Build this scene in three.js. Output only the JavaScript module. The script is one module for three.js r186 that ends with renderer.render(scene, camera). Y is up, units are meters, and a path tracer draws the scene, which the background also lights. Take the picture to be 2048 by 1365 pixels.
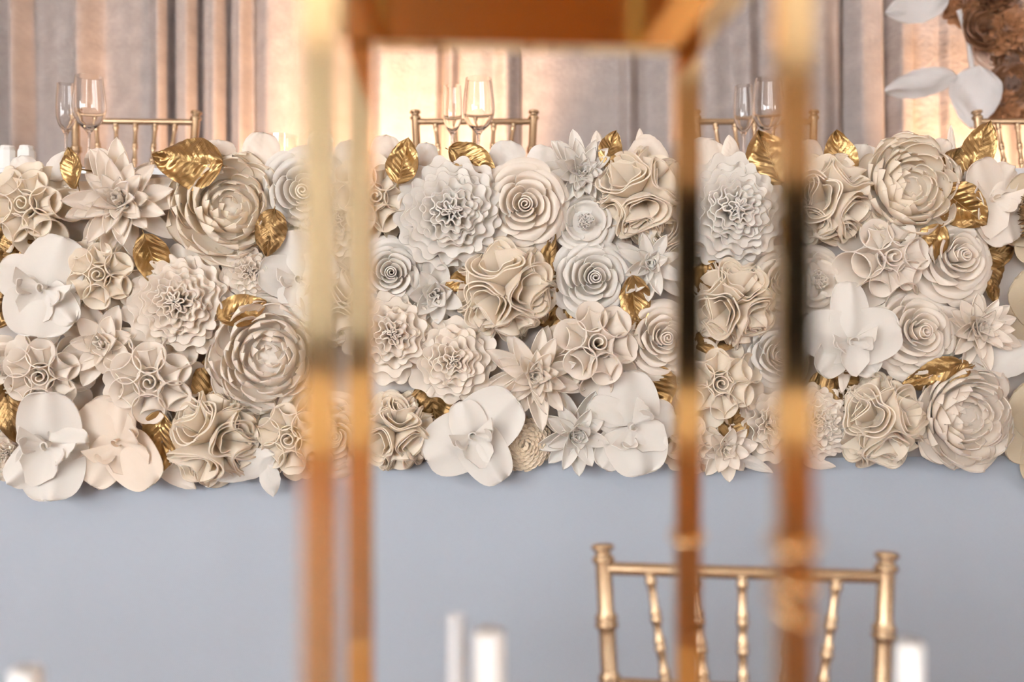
import * as THREE from 'three';
import { mergeGeometries } from 'three/addons/utils/BufferGeometryUtils.js';
import { RoundedBoxGeometry } from 'three/addons/geometries/RoundedBoxGeometry.js';
import { ImprovedNoise } from 'three/addons/math/ImprovedNoise.js';

// ---------------------------------------------------------------- camera, daylight, exposure
const F = 1991, EYE = 1.2;                               // focal length in pixels of the 2048 x 1365 frame, eye height
const scene = new THREE.Scene();
const camera = new THREE.PerspectiveCamera(2 * Math.atan(682.5 / F) * 180 / Math.PI, 2048 / 1365, 0.05, 60);
camera.position.set(0, EYE, 0);
camera.lookAt(0, EYE, -1);
camera.focus = 2.38;
camera.userData.fStop = 1.4;
const renderer = new THREE.WebGLRenderer({ antialias: true });
renderer.toneMapping = THREE.LinearToneMapping;
renderer.toneMappingExposure = 1.0;
renderer.shadowMap.enabled = true;
scene.background = new THREE.Color().setRGB(23.0, 24.0, 25.0);   // bright overcast sky beyond the windows

// ---------------------------------------------------------------- helpers
let seed = 7;
const rnd = () => { seed = (seed + 0x6D2B79F5) | 0; let t = Math.imul(seed ^ (seed >>> 15), 1 | seed); t = (t + Math.imul(t ^ (t >>> 7), 61 | t)) ^ t; return ((t ^ (t >>> 14)) >>> 0) / 4294967296; };
const rr = (a, b) => a + (b - a) * rnd();
const noise = new ImprovedNoise();
const N = (x, y, z = 0) => noise.noise(x, y, z);
const { sin, cos, PI, abs, pow, max, min, sqrt, exp } = Math;
const R = (d) => d * PI / 180;
const V = (x, y, z) => new THREE.Vector3(x, y, z);
const lerp = (a, b, t) => a + (b - a) * t;
const at = (px, py, d) => V((px - 1024) / F * d, EYE - (py - 682.5) / F * d, -d);   // a place seen at a pixel, at a depth in metres
const used = {};
function numbered(name) { const n = used[name] = (used[name] ?? -1) + 1; return n ? name + '_' + String(n).padStart(3, '0') : name; }
function tag(o, label, category, group, kind) {
  if (label) o.userData.label = label;
  if (category) o.userData.category = category;
  if (group) o.userData.group = group;
  if (kind) o.userData.kind = kind;
  return o;
}
function thing(name, label, category, group) { const o = new THREE.Group(); o.name = numbered(name); scene.add(o); return tag(o, label, category, group); }
function mesh(name, geo, mat, parent) {
  const m = new THREE.Mesh(geo, mat); m.name = parent ? name : numbered(name); m.castShadow = m.receiveShadow = true; (parent || scene).add(m); return m;
}
const struct = (name, geo, mat) => tag(mesh(name, geo, mat), null, null, null, 'structure');
function box(w, h, d, x = 0, y = 0, z = 0, r = 0) {
  const g = r ? new RoundedBoxGeometry(w, h, d, 2, r) : new THREE.BoxGeometry(w, h, d); g.translate(x, y, z); return g;
}
// a sheet with thickness from a map (u, v) in 0..1 to a point
function sheet(nu, nv, f, th) {
  const p = [], n = [], W = nu + 1;
  for (let j = 0; j <= nv; j++) for (let i = 0; i <= nu; i++) p.push(f(i / nu, j / nv));
  const a = V(0, 0, 0), b = V(0, 0, 0);
  for (let j = 0; j <= nv; j++) for (let i = 0; i <= nu; i++) {
    const jj = j === 0 ? 1 : j;                              // the first row may be a single point
    a.subVectors(p[jj * W + min(i + 1, nu)], p[jj * W + max(i - 1, 0)]);
    b.subVectors(p[min(jj + 1, nv) * W + i], p[(jj - 1) * W + i]);
    const c = a.clone().cross(b); n.push(c.lengthSq() > 1e-16 ? c.normalize() : (n.length ? n[n.length - 1].clone() : V(0, 0, 1)));
  }
  const pos = [], nor = [], uv = [], idx = [];
  for (const s of [1, -1]) for (let k = 0; k < p.length; k++) {
    pos.push(p[k].x + n[k].x * s * th / 2, p[k].y + n[k].y * s * th / 2, p[k].z + n[k].z * s * th / 2);
    nor.push(n[k].x * s, n[k].y * s, n[k].z * s); uv.push((k % W) / nu, ((k / W) | 0) / nv);
  }
  const M = p.length;
  for (let j = 0; j < nv; j++) for (let i = 0; i < nu; i++) {
    const q = j * W + i;
    idx.push(q, q + 1, q + W, q + 1, q + W + 1, q + W);
    idx.push(M + q, M + q + W, M + q + 1, M + q + 1, M + q + W, M + q + W + 1);
  }
  const loop = [];
  for (let i = 0; i < nu; i++) loop.push([i, i + W]);
  for (let j = 0; j < nv; j++) loop.push([j * W + nu, j * W + nu - 1]);
  for (let i = nu; i > 0; i--) loop.push([nv * W + i, (nv - 1) * W + i]);
  for (let j = nv; j > 0; j--) loop.push([j * W, j * W + 1]);
  const base = pos.length / 3;
  for (const [k, inside] of loop) {
    const o = p[k].clone().sub(p[inside]); if (o.lengthSq() < 1e-14) o.copy(n[k]); o.normalize();
    for (const s of [1, -1]) { pos.push(p[k].x + n[k].x * s * th / 2, p[k].y + n[k].y * s * th / 2, p[k].z + n[k].z * s * th / 2); nor.push(o.x, o.y, o.z); uv.push((k % W) / nu, ((k / W) | 0) / nv); }
  }
  for (let k = 0; k < loop.length; k++) { const q = base + 2 * k, r = base + 2 * ((k + 1) % loop.length); const [A, B, C] = [q, q + 1, r].map((k) => V(pos[3 * k], pos[3 * k + 1], pos[3 * k + 2])); B.sub(A); C.sub(A); B.cross(C);
    if (B.x * nor[3 * q] + B.y * nor[3 * q + 1] + B.z * nor[3 * q + 2] >= 0) idx.push(q, q + 1, r, r, q + 1, r + 1); else idx.push(q, r, q + 1, r, r + 1, q + 1); }
  const g = new THREE.BufferGeometry();
  g.setAttribute('position', new THREE.Float32BufferAttribute(pos, 3));
  g.setAttribute('normal', new THREE.Float32BufferAttribute(nor, 3));
  g.setAttribute('uv', new THREE.Float32BufferAttribute(uv, 2));
  g.setIndex(idx);
  return g;
}
const lathe = (pts, seg = 28) => new THREE.LatheGeometry(pts.map(([x, y]) => new THREE.Vector2(x, y)), seg);
function rod(a, b, r, seg = 10) {                            // a round bar from a to b
  const d = b.clone().sub(a), g = new THREE.CylinderGeometry(r, r, d.length(), seg);
  g.applyQuaternion(new THREE.Quaternion().setFromUnitVectors(V(0, 1, 0), d.clone().normalize()));
  g.translate((a.x + b.x) / 2, (a.y + b.y) / 2, (a.z + b.z) / 2); return g;
}
function bamboo(a, b, r, knots, cap = 0) {                   // a turned bar with bamboo rings and, with cap, a finial
  const L = a.distanceTo(b), pts = [[0.0001, 0]];
  const push = (x, y) => pts.push([x, y]);
  push(r, 0);
  for (const k of knots) { const y = k * L; push(r, y - 0.016); push(r * 1.1, y - 0.009); push(r * 1.42, y - 0.006); push(r * 1.42, y - 0.001); push(r * 1.12, y + 0.001); push(r * 1.36, y + 0.004); push(r * 1.36, y + 0.008); push(r, y + 0.015); }
  if (cap) { push(r, L - 0.03); push(r * 1.35, L - 0.027); push(r * 1.35, L - 0.021); push(r * 0.95, L - 0.017); push(r * 0.95, L - 0.011); push(r * 1.4, L - 0.008); push(r * 1.3, L - 0.002); push(r * 0.8, L); push(0.0001, L); }
  else { push(r, L); push(0.0001, L); }
  const g = lathe(pts, 14);
  g.applyQuaternion(new THREE.Quaternion().setFromUnitVectors(V(0, 1, 0), b.clone().sub(a).normalize()));
  g.translate(a.x, a.y, a.z); return g;
}
function dataTex(size, fn, rep = 1, srgb = true) {
  const d = new Uint8Array(size * size * 4);
  for (let y = 0; y < size; y++) for (let x = 0; x < size; x++) { const c = fn(x / size, y / size); const k = (y * size + x) * 4; d[k] = c[0] * 255; d[k + 1] = c[1] * 255; d[k + 2] = c[2] * 255; d[k + 3] = 255; }
  const t = new THREE.DataTexture(d, size, size); t.wrapS = t.wrapT = THREE.RepeatWrapping; t.magFilter = THREE.LinearFilter; t.repeat.set(rep, rep);
  if (srgb) t.colorSpace = THREE.SRGBColorSpace; t.needsUpdate = true; return t;
}
// tiling noise
const tn = (x, y, f, z = 0) => { const X = x * f, Y = y * f, s = x, t = y; return lerp(lerp(N(X, Y, z), N(X - f, Y, z), s), lerp(N(X, Y - f, z), N(X - f, Y - f, z), s), t); };
const rgb = (r, g, b) => new THREE.Color().setRGB(r, g, b);
const std = (c, rough, metal = 0, more = {}) => new THREE.MeshPhysicalMaterial({ color: c, roughness: rough, metalness: metal, ...more });

// ---------------------------------------------------------------- materials
const crinkleBump = dataTex(512, (x, y) => { const q = abs(x - 0.5), h = 0.5 + 0.16 * tn(x, y, 5, 1) + 0.3 * N((y * 34 - q * 20), q * 4, 2) + 0.2 * N((y * 71 - q * 44), q * 7, 5) + 0.1 * tn(x, y, 40, 3); const c = max(0, min(1, h)); return [c, c, c]; }, 1, false);
const velvetBump = dataTex(512, (x, y) => { let h = 0.5 + 0.3 * tn(x, y, 40, 4) + 0.35 * tn(x, y, 90, 5); h = max(0, min(1, h)); return [h, h, h]; }, 1, false);
const velvetTone = dataTex(512, (x, y) => { const p = 0.93 + 0.09 * tn(x, y * 0.999, 14, 8) + 0.06 * tn(x, y, 60, 9) + 0.05 * tn(x, y, 120, 6); const q = max(0, min(1, p)); return [q, q, q]; });
const clothBump = dataTex(512, (x, y) => { let h = 0.5 + 0.25 * tn(x, y, 3, 7) + 0.12 * sin(x * 512 * PI / 2) * sin(y * 512 * PI / 2) + 0.1 * tn(x, y, 50, 3); h = max(0, min(1, h)); return [h, h, h]; }, 1, false);
const woodMap = dataTex(512, (x, y) => { const pl = Math.floor(x * 8), g = tn(x, y, 6, pl) * 0.25 + N(x * 160, y * 3, pl) * 0.12; const s = 0.78 + g + 0.1 * sin(pl * 12.9); return [0.50 * s, 0.265 * s, 0.045 * s]; }, 1);
const petal = (r, g, b) => std(rgb(r, g, b), 0.95, 0, { transmission: 0.45, thickness: 0, specularIntensity: 0.5 });   // thin foam lets some light through
const foam = {
  white: petal(0.93, 0.89, 0.825), cream: petal(0.965, 0.89, 0.79), ivory: petal(0.965, 0.88, 0.745), blush: petal(0.94, 0.84, 0.72),
  sola: std(rgb(0.70, 0.57, 0.42), 0.85), paper: petal(0.84, 0.73, 0.55),
};
const gold = std(rgb(0.43, 0.275, 0.115), 0.37, 0.9, { bumpMap: crinkleBump, bumpScale: 0.0011 });
const oldGold = std(rgb(0.28, 0.17, 0.07), 0.42, 0.85, { bumpMap: crinkleBump, bumpScale: 0.0013 });
const chairGold = std(rgb(0.47, 0.325, 0.20), 0.26, 0.75);
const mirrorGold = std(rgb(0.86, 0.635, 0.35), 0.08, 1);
const velvet = std(rgb(0.43, 0.37, 0.345), 0.85, 0, { map: velvetTone, bumpMap: velvetBump, bumpScale: 0.004, sheen: 0.5, sheenColor: rgb(0.9, 0.8, 0.75), sheenRoughness: 0.5 });
const skirtCloth = std(rgb(0.35, 0.38, 0.425), 0.8, 0, { bumpMap: clothBump, bumpScale: 0.0008 });
const whiteCloth = std(rgb(0.8, 0.8, 0.8), 0.8, 0, { bumpMap: clothBump, bumpScale: 0.0008 });
const boardPaint = std(rgb(0.55, 0.50, 0.46), 0.85);
const plaster = std(rgb(0.56, 0.45, 0.34), 0.85);
const palePaint = std(rgb(0.80, 0.74, 0.66), 0.85);
const tanPanel = std(rgb(0.52, 0.38, 0.22), 0.6);
const blackDrape = std(rgb(0.006, 0.0055, 0.005), 1, 0, { specularIntensity: 0 });
const woodFloor = std(rgb(1, 1, 1), 0.45, 0, { map: woodMap });
const glass = std(rgb(1, 1, 1), 0.0, 0, { transmission: 1, thickness: 0.002, ior: 1.5 });
const paneGlass = std(rgb(1, 1, 1), 0.0, 0, { transmission: 1, thickness: 0, ior: 1.5 });
const wax = std(rgb(0.85, 0.85, 0.83), 0.5);
const ceramic = std(rgb(0.84, 0.81, 0.76), 0.35);
const blackMetal = std(rgb(0.02, 0.02, 0.02), 0.5);
const whitePaint = std(rgb(0.78, 0.77, 0.74), 0.6);

// ---------------------------------------------------------------- the room
const X0 = -6, X1 = 7, Z0 = -4.7, Z1 = 10.2, H = 4.5, T = 0.2;
{ const g = box(X1 - X0 + 2 * T, T, Z1 - Z0 + 2 * T, (X0 + X1) / 2, -T / 2, (Z0 + Z1) / 2), u = g.attributes.uv, p = g.attributes.position; for (let i = 0; i < u.count; i++) u.setXY(i, p.getX(i) / 1.2, p.getZ(i) / 1.2); struct('floor', g, woodFloor); }
struct('ceiling', box(X1 - X0 + 2 * T, T, Z1 - Z0 + 2 * T, (X0 + X1) / 2, H + T / 2, (Z0 + Z1) / 2), palePaint);
struct('wall_front', box(X1 - X0 + 2 * T, H, T, (X0 + X1) / 2, H / 2, Z0 - T / 2), plaster);
{ // back wall with two window openings high behind the photographer
  const gs = [box(X1 + T + 1.6, H, T, (X1 + T - 1.6) / 2, H / 2, Z1 + T / 2), box(0.3 + T, H, T, X0 + 0.15 - T / 2, H / 2, Z1 + T / 2), box(0.3, H, T, -3.65, H / 2, Z1 + T / 2)];
  for (const c of [-4.75, -2.55]) { gs.push(box(1.9, 0.8, T, c, 0.4, Z1 + T / 2), box(1.9, 0.4, T, c, H - 0.2, Z1 + T / 2)); }
  struct('wall_back', mergeGeometries(gs), std(rgb(0.33, 0.34, 0.355), 0.85));
  [-4.75, -2.55].forEach((c, i) => {
    const w = new THREE.Group(); w.name = 'window_' + (i + 4); w.position.set(c, 0, Z1 + T / 2); scene.add(w); tag(w, null, null, null, 'structure');
    mesh('frame', mergeGeometries([box(1.9, 0.07, 0.08, 0, 0.835, 0), box(1.9, 0.07, 0.08, 0, 4.065, 0), box(0.07, 3.3, 0.08, -0.915, 2.45, 0), box(0.07, 3.3, 0.08, 0.915, 2.45, 0), box(0.05, 3.3, 0.06, 0, 2.45, 0), box(1.9, 0.05, 0.06, 0, 2.6, 0)]), whitePaint, w);
    for (const s of [-1, 1]) for (const [y0, y1] of [[0.87, 2.575], [2.625, 4.03]]) mesh('pane', box(0.86, y1 - y0, 0.006, s * 0.45, (y0 + y1) / 2, 0), paneGlass, w);
  });
}

// side walls with tall window openings
const WY0 = 0.7, WY1 = 4.0;
let windowCount = 2;
function sideWall(name, X, WIN) {
  const gs = [], cuts = [Z0, ...WIN.flat(), Z1];
  for (let i = 0; i < cuts.length; i += 2) gs.push(box(T, H, cuts[i + 1] - cuts[i], X, H / 2, (cuts[i] + cuts[i + 1]) / 2));
  for (const [a, b] of WIN) { gs.push(box(T, WY0, b - a, X, WY0 / 2, (a + b) / 2), box(T, H - WY1, b - a, X, (H + WY1) / 2, (a + b) / 2)); }
  struct(name, mergeGeometries(gs), plaster);
  for (const [a, b] of WIN) {
    const w = new THREE.Group(); w.name = 'window_' + (++windowCount - 2); w.position.set(X, 0, (a + b) / 2); scene.add(w); tag(w, null, null, null, 'structure');
    const W = b - a, bars = [box(0.08, 0.07, W, 0, WY0 + 0.035, 0), box(0.08, 0.07, W, 0, WY1 - 0.035, 0), box(0.08, WY1 - WY0, 0.07, 0, (WY0 + WY1) / 2, W / 2 - 0.035), box(0.08, WY1 - WY0, 0.07, 0, (WY0 + WY1) / 2, -W / 2 + 0.035), box(0.06, WY1 - WY0, 0.05, 0, (WY0 + WY1) / 2, 0), box(0.06, 0.05, W, 0, 2.6, 0)];
    mesh('frame', mergeGeometries(bars), whitePaint, w);
    for (const s of [-1, 1]) for (const [y0, y1] of [[WY0 + 0.07, 2.575], [2.625, WY1 - 0.07]]) mesh('pane', box(0.006, y1 - y0, W / 2 - 0.06, 0, (y0 + y1) / 2, s * (W / 4 - 0.005)), paneGlass, w);
  }
}
sideWall('wall_left', X0 - T / 2, [[3.2, 6.0], [6.7, 9.5]]);
sideWall('wall_right', X1 + T / 2, [[5.6, 8.4]]);
struct('trim_1', box(X1 - X0, 0.63, 0.05, (X0 + X1) / 2, 0.315, Z1 - 0.025), tanPanel);
// ---------------------------------------------------------------- stage, table and backing (hidden structure that holds what shows)
const invD = (px) => 0.4386 - 0.0386 * px / 2048;          // the flower front recedes a little to the right
const DEP = (px) => 1 / invD(px) + 0.06;                    // depth of the backing board
const STAGE_Y = 0.905, TABLE_Y = 1.667;
const cA = at(-420, 682.5, DEP(-420)), cB = at(2480, 682.5, DEP(2480));
const YAW = Math.atan2(cB.z - cA.z, cB.x - cA.x);           // the flower front's turn about the vertical
const along = cB.clone().sub(cA), spanL = along.length(); along.normalize();
const out = V(-along.z, 0, along.x); if (out.z < 0) out.negate();
const mid = cA.clone().add(cB).multiplyScalar(0.5);
{
  const b = box(spanL, TABLE_Y - STAGE_Y - 0.07, 0.02, 0, (TABLE_Y - 0.07 + STAGE_Y) / 2, -0.011);
  const o = mesh('backing_board', b, boardPaint); o.position.set(mid.x, 0, mid.z); o.rotation.y = -YAW;
  tag(o, 'plain board behind the flowers that they are fixed to, seen in the gaps', 'board');
}
{ // the stage platform and its cloth front
  const s = struct('floor_stage', box(9, STAGE_Y - 0.03, 1.8, 0, (STAGE_Y - 0.03) / 2, -0.95), whitePaint); s.position.set(0, 0, -2.75);
  const nu = 90, nv = 26, L = spanL, top = STAGE_Y + 0.002;
  const g = sheet(nu, nv, (u, v) => {
    const x = (u - 0.5) * L, y = lerp(top, 0.01, v), px = x - 0.02;
    let z = 0.004 * N(x * 1.5, y * 0.8, 3) + 0.0015 * N(x * 9, y * 1.3, 5);
    z += 0.0035 * exp(-1 * (((px + 0.915 + 0.02 * (top - y)) / 0.004) ** 2)) * 1;
    return V(x, y, z);
  }, 0.002);
  const u = g.attributes.uv; for (let i = 0; i < u.count; i++) u.setXY(i, u.getX(i) * L / 0.5, u.getY(i) * 0.9 / 0.5);
  const o = mesh('cloth_skirt', g, skirtCloth); o.position.set(mid.x + out.x * 0.016, 0, mid.z + out.z * 0.016); o.rotation.y = -YAW;
  tag(o, 'smooth pale grey cloth front hanging flat below the row of foam flowers', 'cloth');
  const l = mesh('ledge_board', box(L, 0.02, 0.2, 0, STAGE_Y - 0.011, -0.104), skirtCloth); l.position.copy(o.position); l.rotation.y = -YAW;
  tag(l, 'narrow white cloth-covered ledge that the flowers rest on above the grey front', 'ledge');
}
{
  const t = thing('head_table', 'long white cloth-covered table hidden behind the flowers, holding the glasses', 'table');
  mesh('tabletop', box(5.2, 0.03, 0.36, 0, TABLE_Y - 0.015, -2.86, 0.004), whiteCloth, t);
  for (const x of [-2.3, -0.8, 0.8, 2.3]) mesh('leg', box(0.05, TABLE_Y - STAGE_Y - 0.03, 0.05, x, (TABLE_Y - 0.03 + STAGE_Y) / 2, -2.86), whitePaint, t);
}

// ---------------------------------------------------------------- foam petals, all in units of the flower's radius, facing +z
const cache = {};
const variant = (key, make, n = 3) => { const k = key + '#' + Math.floor(rnd() * n); return cache[k] ??= make(); };
const TH = 0.02;
const sm = (a, b, x) => { const t = max(0, min(1, (x - a) / (b - a))); return t * t * (3 - 2 * t); };
function put(parent, geo, mat, rz = 0, tilt = 0, scale = 1, pos, name = 'petal') {
  const m = mesh(name, geo, mat, parent);
  m.quaternion.setFromEuler(new THREE.Euler(0, 0, rz)).multiply(new THREE.Quaternion().setFromEuler(new THREE.Euler(tilt, 0, 0)));
  if (pos) m.position.copy(pos); m.scale.setScalar(scale); return m;
}
// a cupped petal that stands on a ring: sector of a bowl, rounded rim rolled outward
function bowlPetal(r0, r1, z0, z1, A, curl, wob = 0.05) {
  const ph = rr(0, 6), dip = rr(-0.5, 0.5), pt = rr(0, 0.05);
  return sheet(16, 9, (u, v) => {
    const s = u * 2 - 1, vm = 1 - 0.16 * pow(abs(s), 3) - 0.42 * pow(abs(s), 8) + pt * exp(-1 * ((s - dip) / 0.2) ** 2), w = v * vm;
    const a = s * A * (0.55 + 0.45 * pow(w, 0.5));
    let rho = r0 + (r1 - r0) * pow(sin(w * PI / 2), 0.9), z = z0 + (z1 - z0) * (1 - cos(w * PI / 2));
    const e = max(0, w - 0.76) / 0.24;
    rho += curl * 0.75 * e * e + 0.035 * s; z += -curl * 1.0 * e * e * e + wob * sin(s * 3 + ph) * w * w;
    return V(sin(a) * rho, cos(a) * rho, z);
  }, TH);
}
function coil(turns, r0, r1, z0, z1, wob = 0.03) {          // a rolled strip: the spiral heart of a rose
  return sheet(64, 6, (u, v) => {
    const a = u * turns * 2 * PI, rho = lerp(r0, r1, pow(u, 0.85)) * (0.85 + 0.2 * v + 0.12 * v * v * u);
    return V(cos(a) * rho, sin(a) * rho, lerp(z0, z1 - 0.12 * u * u + wob * sin(a * 1.3), v));
  }, TH * 1.25);
}
function calyx(parent, mat, h, r = 0.4) { const m = mesh('calyx', cache['calyx'] ??= lathe([[0.0001, -0.02], [0.3, -0.02], [0.42, 0.03], [0.3, 0.1], [0.0001, 0.14]], 16).rotateX(PI / 2), mat, parent); m.scale.setScalar(r / 0.42); return m; }

function rose(o, mat, open = 1) {
  calyx(o, mat, 0, 0.5);
  const rings = [[6, 0.2, 0.98, 0.0, 0.16, 0.80, 0.14], [5, 0.2, 0.83, 0.02, 0.34, 0.86, 0.14], [5, 0.17, 0.66, 0.04, 0.48, 0.88, 0.13], [4, 0.14, 0.5, 0.08, 0.58, 1.0, 0.11], [3, 0.11, 0.36, 0.12, 0.65, 1.25, 0.08], [3, 0.08, 0.245, 0.16, 0.69, 1.3, 0.05]];
  rings.forEach(([n, r0, r1, z0, z1, A, c], k) => {
    const off = rr(0, 6);
    for (let i = 0; i < n; i++) put(o, variant('rose' + k, () => bowlPetal(r0, r1, z0, z1 * open, A, c)), mat, off + i * 2 * PI / n + rr(-0.12, 0.12), 0, rr(0.96, 1.04));
  });
  put(o, variant('rosecoil', () => coil(2.6, 0.025, 0.16, 0.2, 0.72)), mat, rr(0, 6), 0, 1, V(0, 0, 0), 'rolled_heart');
}
function gardenia(o, mat) {
  calyx(o, mat, 0, 0.5);
  [[6, 0.2, 1.0, 0, 0.2, 0.8, 0.1], [5, 0.18, 0.8, 0.02, 0.36, 0.85, 0.1], [5, 0.15, 0.6, 0.05, 0.42, 0.9, 0.08]].forEach(([n, r0, r1, z0, z1, A, c], k) => {
    const off = rr(0, 6); for (let i = 0; i < n; i++) put(o, variant('gard' + k, () => bowlPetal(r0, r1, z0, z1, A, c, 0.09)), mat, off + i * 2 * PI / n, 0, rr(0.95, 1.05));
  });
  for (let i = 0; i < 16; i++) { const a = i * 2.4, q = 0.055 * sqrt(i); put(o, variant('curl', () => coil(1.2, 0.03, 0.07, 0.1, 0.5, 0.06), 3), mat, a, rr(-0.2, 0.2), 1, V(cos(a) * q, sin(a) * q, 0.05), 'curl'); }
}
function cone(L, rm, lip, notch) {                           // a petal rolled to an open trumpet; +x is the outward side of its mouth
  const ph = rr(0, 6), flat = rr(0.92, 1.05);
  return sheet(30, 10, (u, v) => {
    const f = (u * 2 - 1) * PI * 1.06, c = 0.5 + 0.5 * cos(f);
    let rad = rm * (0.3 + 0.7 * pow(v, 0.65)) * (v < 0.02 ? 0.2 : 1) * (1 + 0.035 * f / PI);
    rad *= 1 + (0.06 + 0.2 * c) * pow(max(0, v - 0.7) / 0.3, 2);
    const len = L * v * (1 + lip * cos(f) * v * v - notch * exp(-1 * ((f / 0.25) ** 2)) * pow(v, 6)) + 0.02 * sin(2 * f + ph) * v * v;
    return V(cos(f) * rad, sin(f) * rad * flat, len);
  }, TH * 1.15);
}
const qFrom = (dir, roll = 0) => new THREE.Quaternion().setFromUnitVectors(V(0, 0, 1), dir.clone().normalize()).multiply(new THREE.Quaternion().setFromAxisAngle(V(0, 0, 1), roll));
function aim(m, a, elev) {                                   // turn +z towards (azimuth a, elevation) with +x kept on the outward side
  const d = V(cos(a) * cos(elev), sin(a) * cos(elev), sin(elev)), side = V(-sin(a), cos(a), 0), x = side.clone().cross(d);
  m.quaternion.setFromRotationMatrix(new THREE.Matrix4().makeBasis(x, side, d)); return m;
}
function calla(o, mat, n1 = 6, n2 = 8) {
  calyx(o, mat, 0, 0.4);
  put(o, variant('budcoil', () => coil(2.2, 0.035, 0.215, 0.1, 0.66, 0.03)), mat, rr(0, 6), 0, 1, V(0, 0, 0), 'rolled_heart');
  for (let i = 0; i < 3; i++) put(o, variant('budp', () => bowlPetal(0.1, 0.285, 0.08, 0.58, 1.3, 0.035, 0.02)), mat, i * 2.1 + rr(0, 0.4));
  const off = rr(0, 6);
  for (let i = 0; i < n1; i++) { const a = off + i * 2 * PI / n1 + rr(-0.08, 0.08), m = put(o, variant('cone1', () => cone(0.72, 0.265, 0.17, rr(0, 0.12)), 4), mat, 0, 0, rr(0.95, 1.06), V(cos(a) * 0.06, sin(a) * 0.06, 0.0), 'rolled_petal'); aim(m, a, 0.86 + rr(-0.06, 0.06)); }
  for (let i = 0; i < n2; i++) { const a = off + (i + 0.5) * 2 * PI / n2 + rr(-0.1, 0.1), m = put(o, variant('cone2', () => cone(0.9, 0.315, 0.16, rr(0.0, 0.14)), 4), mat, 0, 0, rr(0.94, 1.06), V(0, 0, -0.02), 'rolled_petal'); aim(m, a, 0.36 + rr(-0.08, 0.08)); }
}
function spear(len, W, fold, bend, peak = 0.5, twist = 0) {   // a pointed petal along +y
  return sheet(8, 12, (u, v) => {
    const s = u * 2 - 1, p = pow(v, peak * 1.3) * pow(1 - v, 0.72) * 1.9, w = W * max(0.002, p * (1 - 0.0 * v)) + 0.02 * (1 - v);
    const t = twist * v; const x = s * w, z = fold * w * pow(abs(s), 1.4) + bend * v * v;
    return V(x * cos(t), v * len, z + x * sin(t));
  }, TH * 0.9);
}
function dahlia(o, mat, wide = 1, rings = [[11, 1.0, 0.1], [11, 0.88, 0.36], [10, 0.74, 0.62], [9, 0.56, 0.9], [7, 0.38, 1.2]]) {
  calyx(o, mat, 0, 0.36);
  rings.forEach(([n, len, tilt], k) => {
    const off = rr(0, 6), W = (0.225 - 0.018 * k) * wide;
    for (let i = 0; i < n; i++) put(o, variant('sp' + k + wide + n, () => spear(len * rr(0.92, 1.06), W, rr(0.45, 0.9), rr(-0.12, 0.16), rr(0.42, 0.6), rr(-0.35, 0.35)), 5), mat, off + i * 2 * PI / n + rr(-0.16, 0.16), tilt + rr(-0.16, 0.16), rr(0.88, 1.08), V(0, 0, 0.03 + 0.05 * k));
  });
  for (let i = 0; i < 5; i++) put(o, variant('dcurl', () => coil(0.9, 0.03, 0.08, 0.1, 0.42, 0.08), 3), mat, i * 1.9, rr(-0.35, 0.35), 1, V(rr(-0.07, 0.07), rr(-0.07, 0.07), 0.05), 'curl');
}
function ogive(len, W, cup, arc) {                           // a broad pointed petal along +y, cupped towards +z at its edges and tip
  const ph = rr(0, 6), tipx = rr(-0.06, 0.06);
  return sheet(10, 14, (u, q) => {
    const v = 1 - pow(1 - q, 1.7), s = u * 2 - 1, w = W * (0.5 * (1 - v) + 1.5 * pow(v, 0.8) * pow(max(0, 1 - v), 0.42)) + 0.004;
    const x = s * w + tipx * v * v, z = cup * W * s * s * (0.4 + v) + arc * v * v + 0.02 * sin(5 * v + 2 * s + ph);
    return V(x, v * len, z);
  }, TH);
}
function pointPetal(r0, r1, z0, z1, A, curl) {               // one petal of a cup, with a soft point
  const tip = rr(-0.3, 0.3), ph = rr(0, 6), lean = rr(-0.05, 0.05);
  return sheet(12, 12, (u, q) => {
    const v = 1 - pow(1 - q, 1.6), s = u * 2 - 1, a = A * (s * (0.55 * (1 - v) + 1.6 * pow(v, 0.75) * pow(1 - v, 0.55)) + tip * 0.25 * v * v);
    const e = max(0, v - 0.6) / 0.4, rho = r0 + (r1 - r0) * pow(sin(v * PI / 2), 0.85) - 0.05 * s * s * v + lean * s * v + curl * e * e;
    return V(sin(a) * rho, cos(a) * rho, z0 + (z1 - z0) * pow(v, 1.7) + 0.05 * s * s * v + 0.02 * sin(4 * v + ph));
  }, TH);
}
function peony(o, mat) {                                     // nested cups of overlapping pointed petals
  calyx(o, mat, 0, 0.6);
  const rings = [[9, 1.02, 0.04, 0.05], [9, 0.96, 0.16, 0.05], [9, 0.87, 0.28, 0.03], [9, 0.77, 0.38, 0.0], [8, 0.65, 0.42, -0.05], [7, 0.51, 0.38, -0.08], [6, 0.37, 0.29, -0.07], [4, 0.23, 0.23, -0.03]];
  rings.forEach(([n, r1, z1, curl], k) => {
    const off = rr(0, 6), A = 1.55 * PI / n;
    for (let i = 0; i < n; i++) put(o, variant('pt' + k, () => pointPetal(r1 * 0.45, r1, -0.02, z1, A, curl), 4), mat, off + i * 2 * PI / n + rr(-0.13, 0.13), rr(-0.06, 0.06), rr(0.93, 1.07), V(0, 0, rr(-0.02, 0.03)));
  });
}
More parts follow.
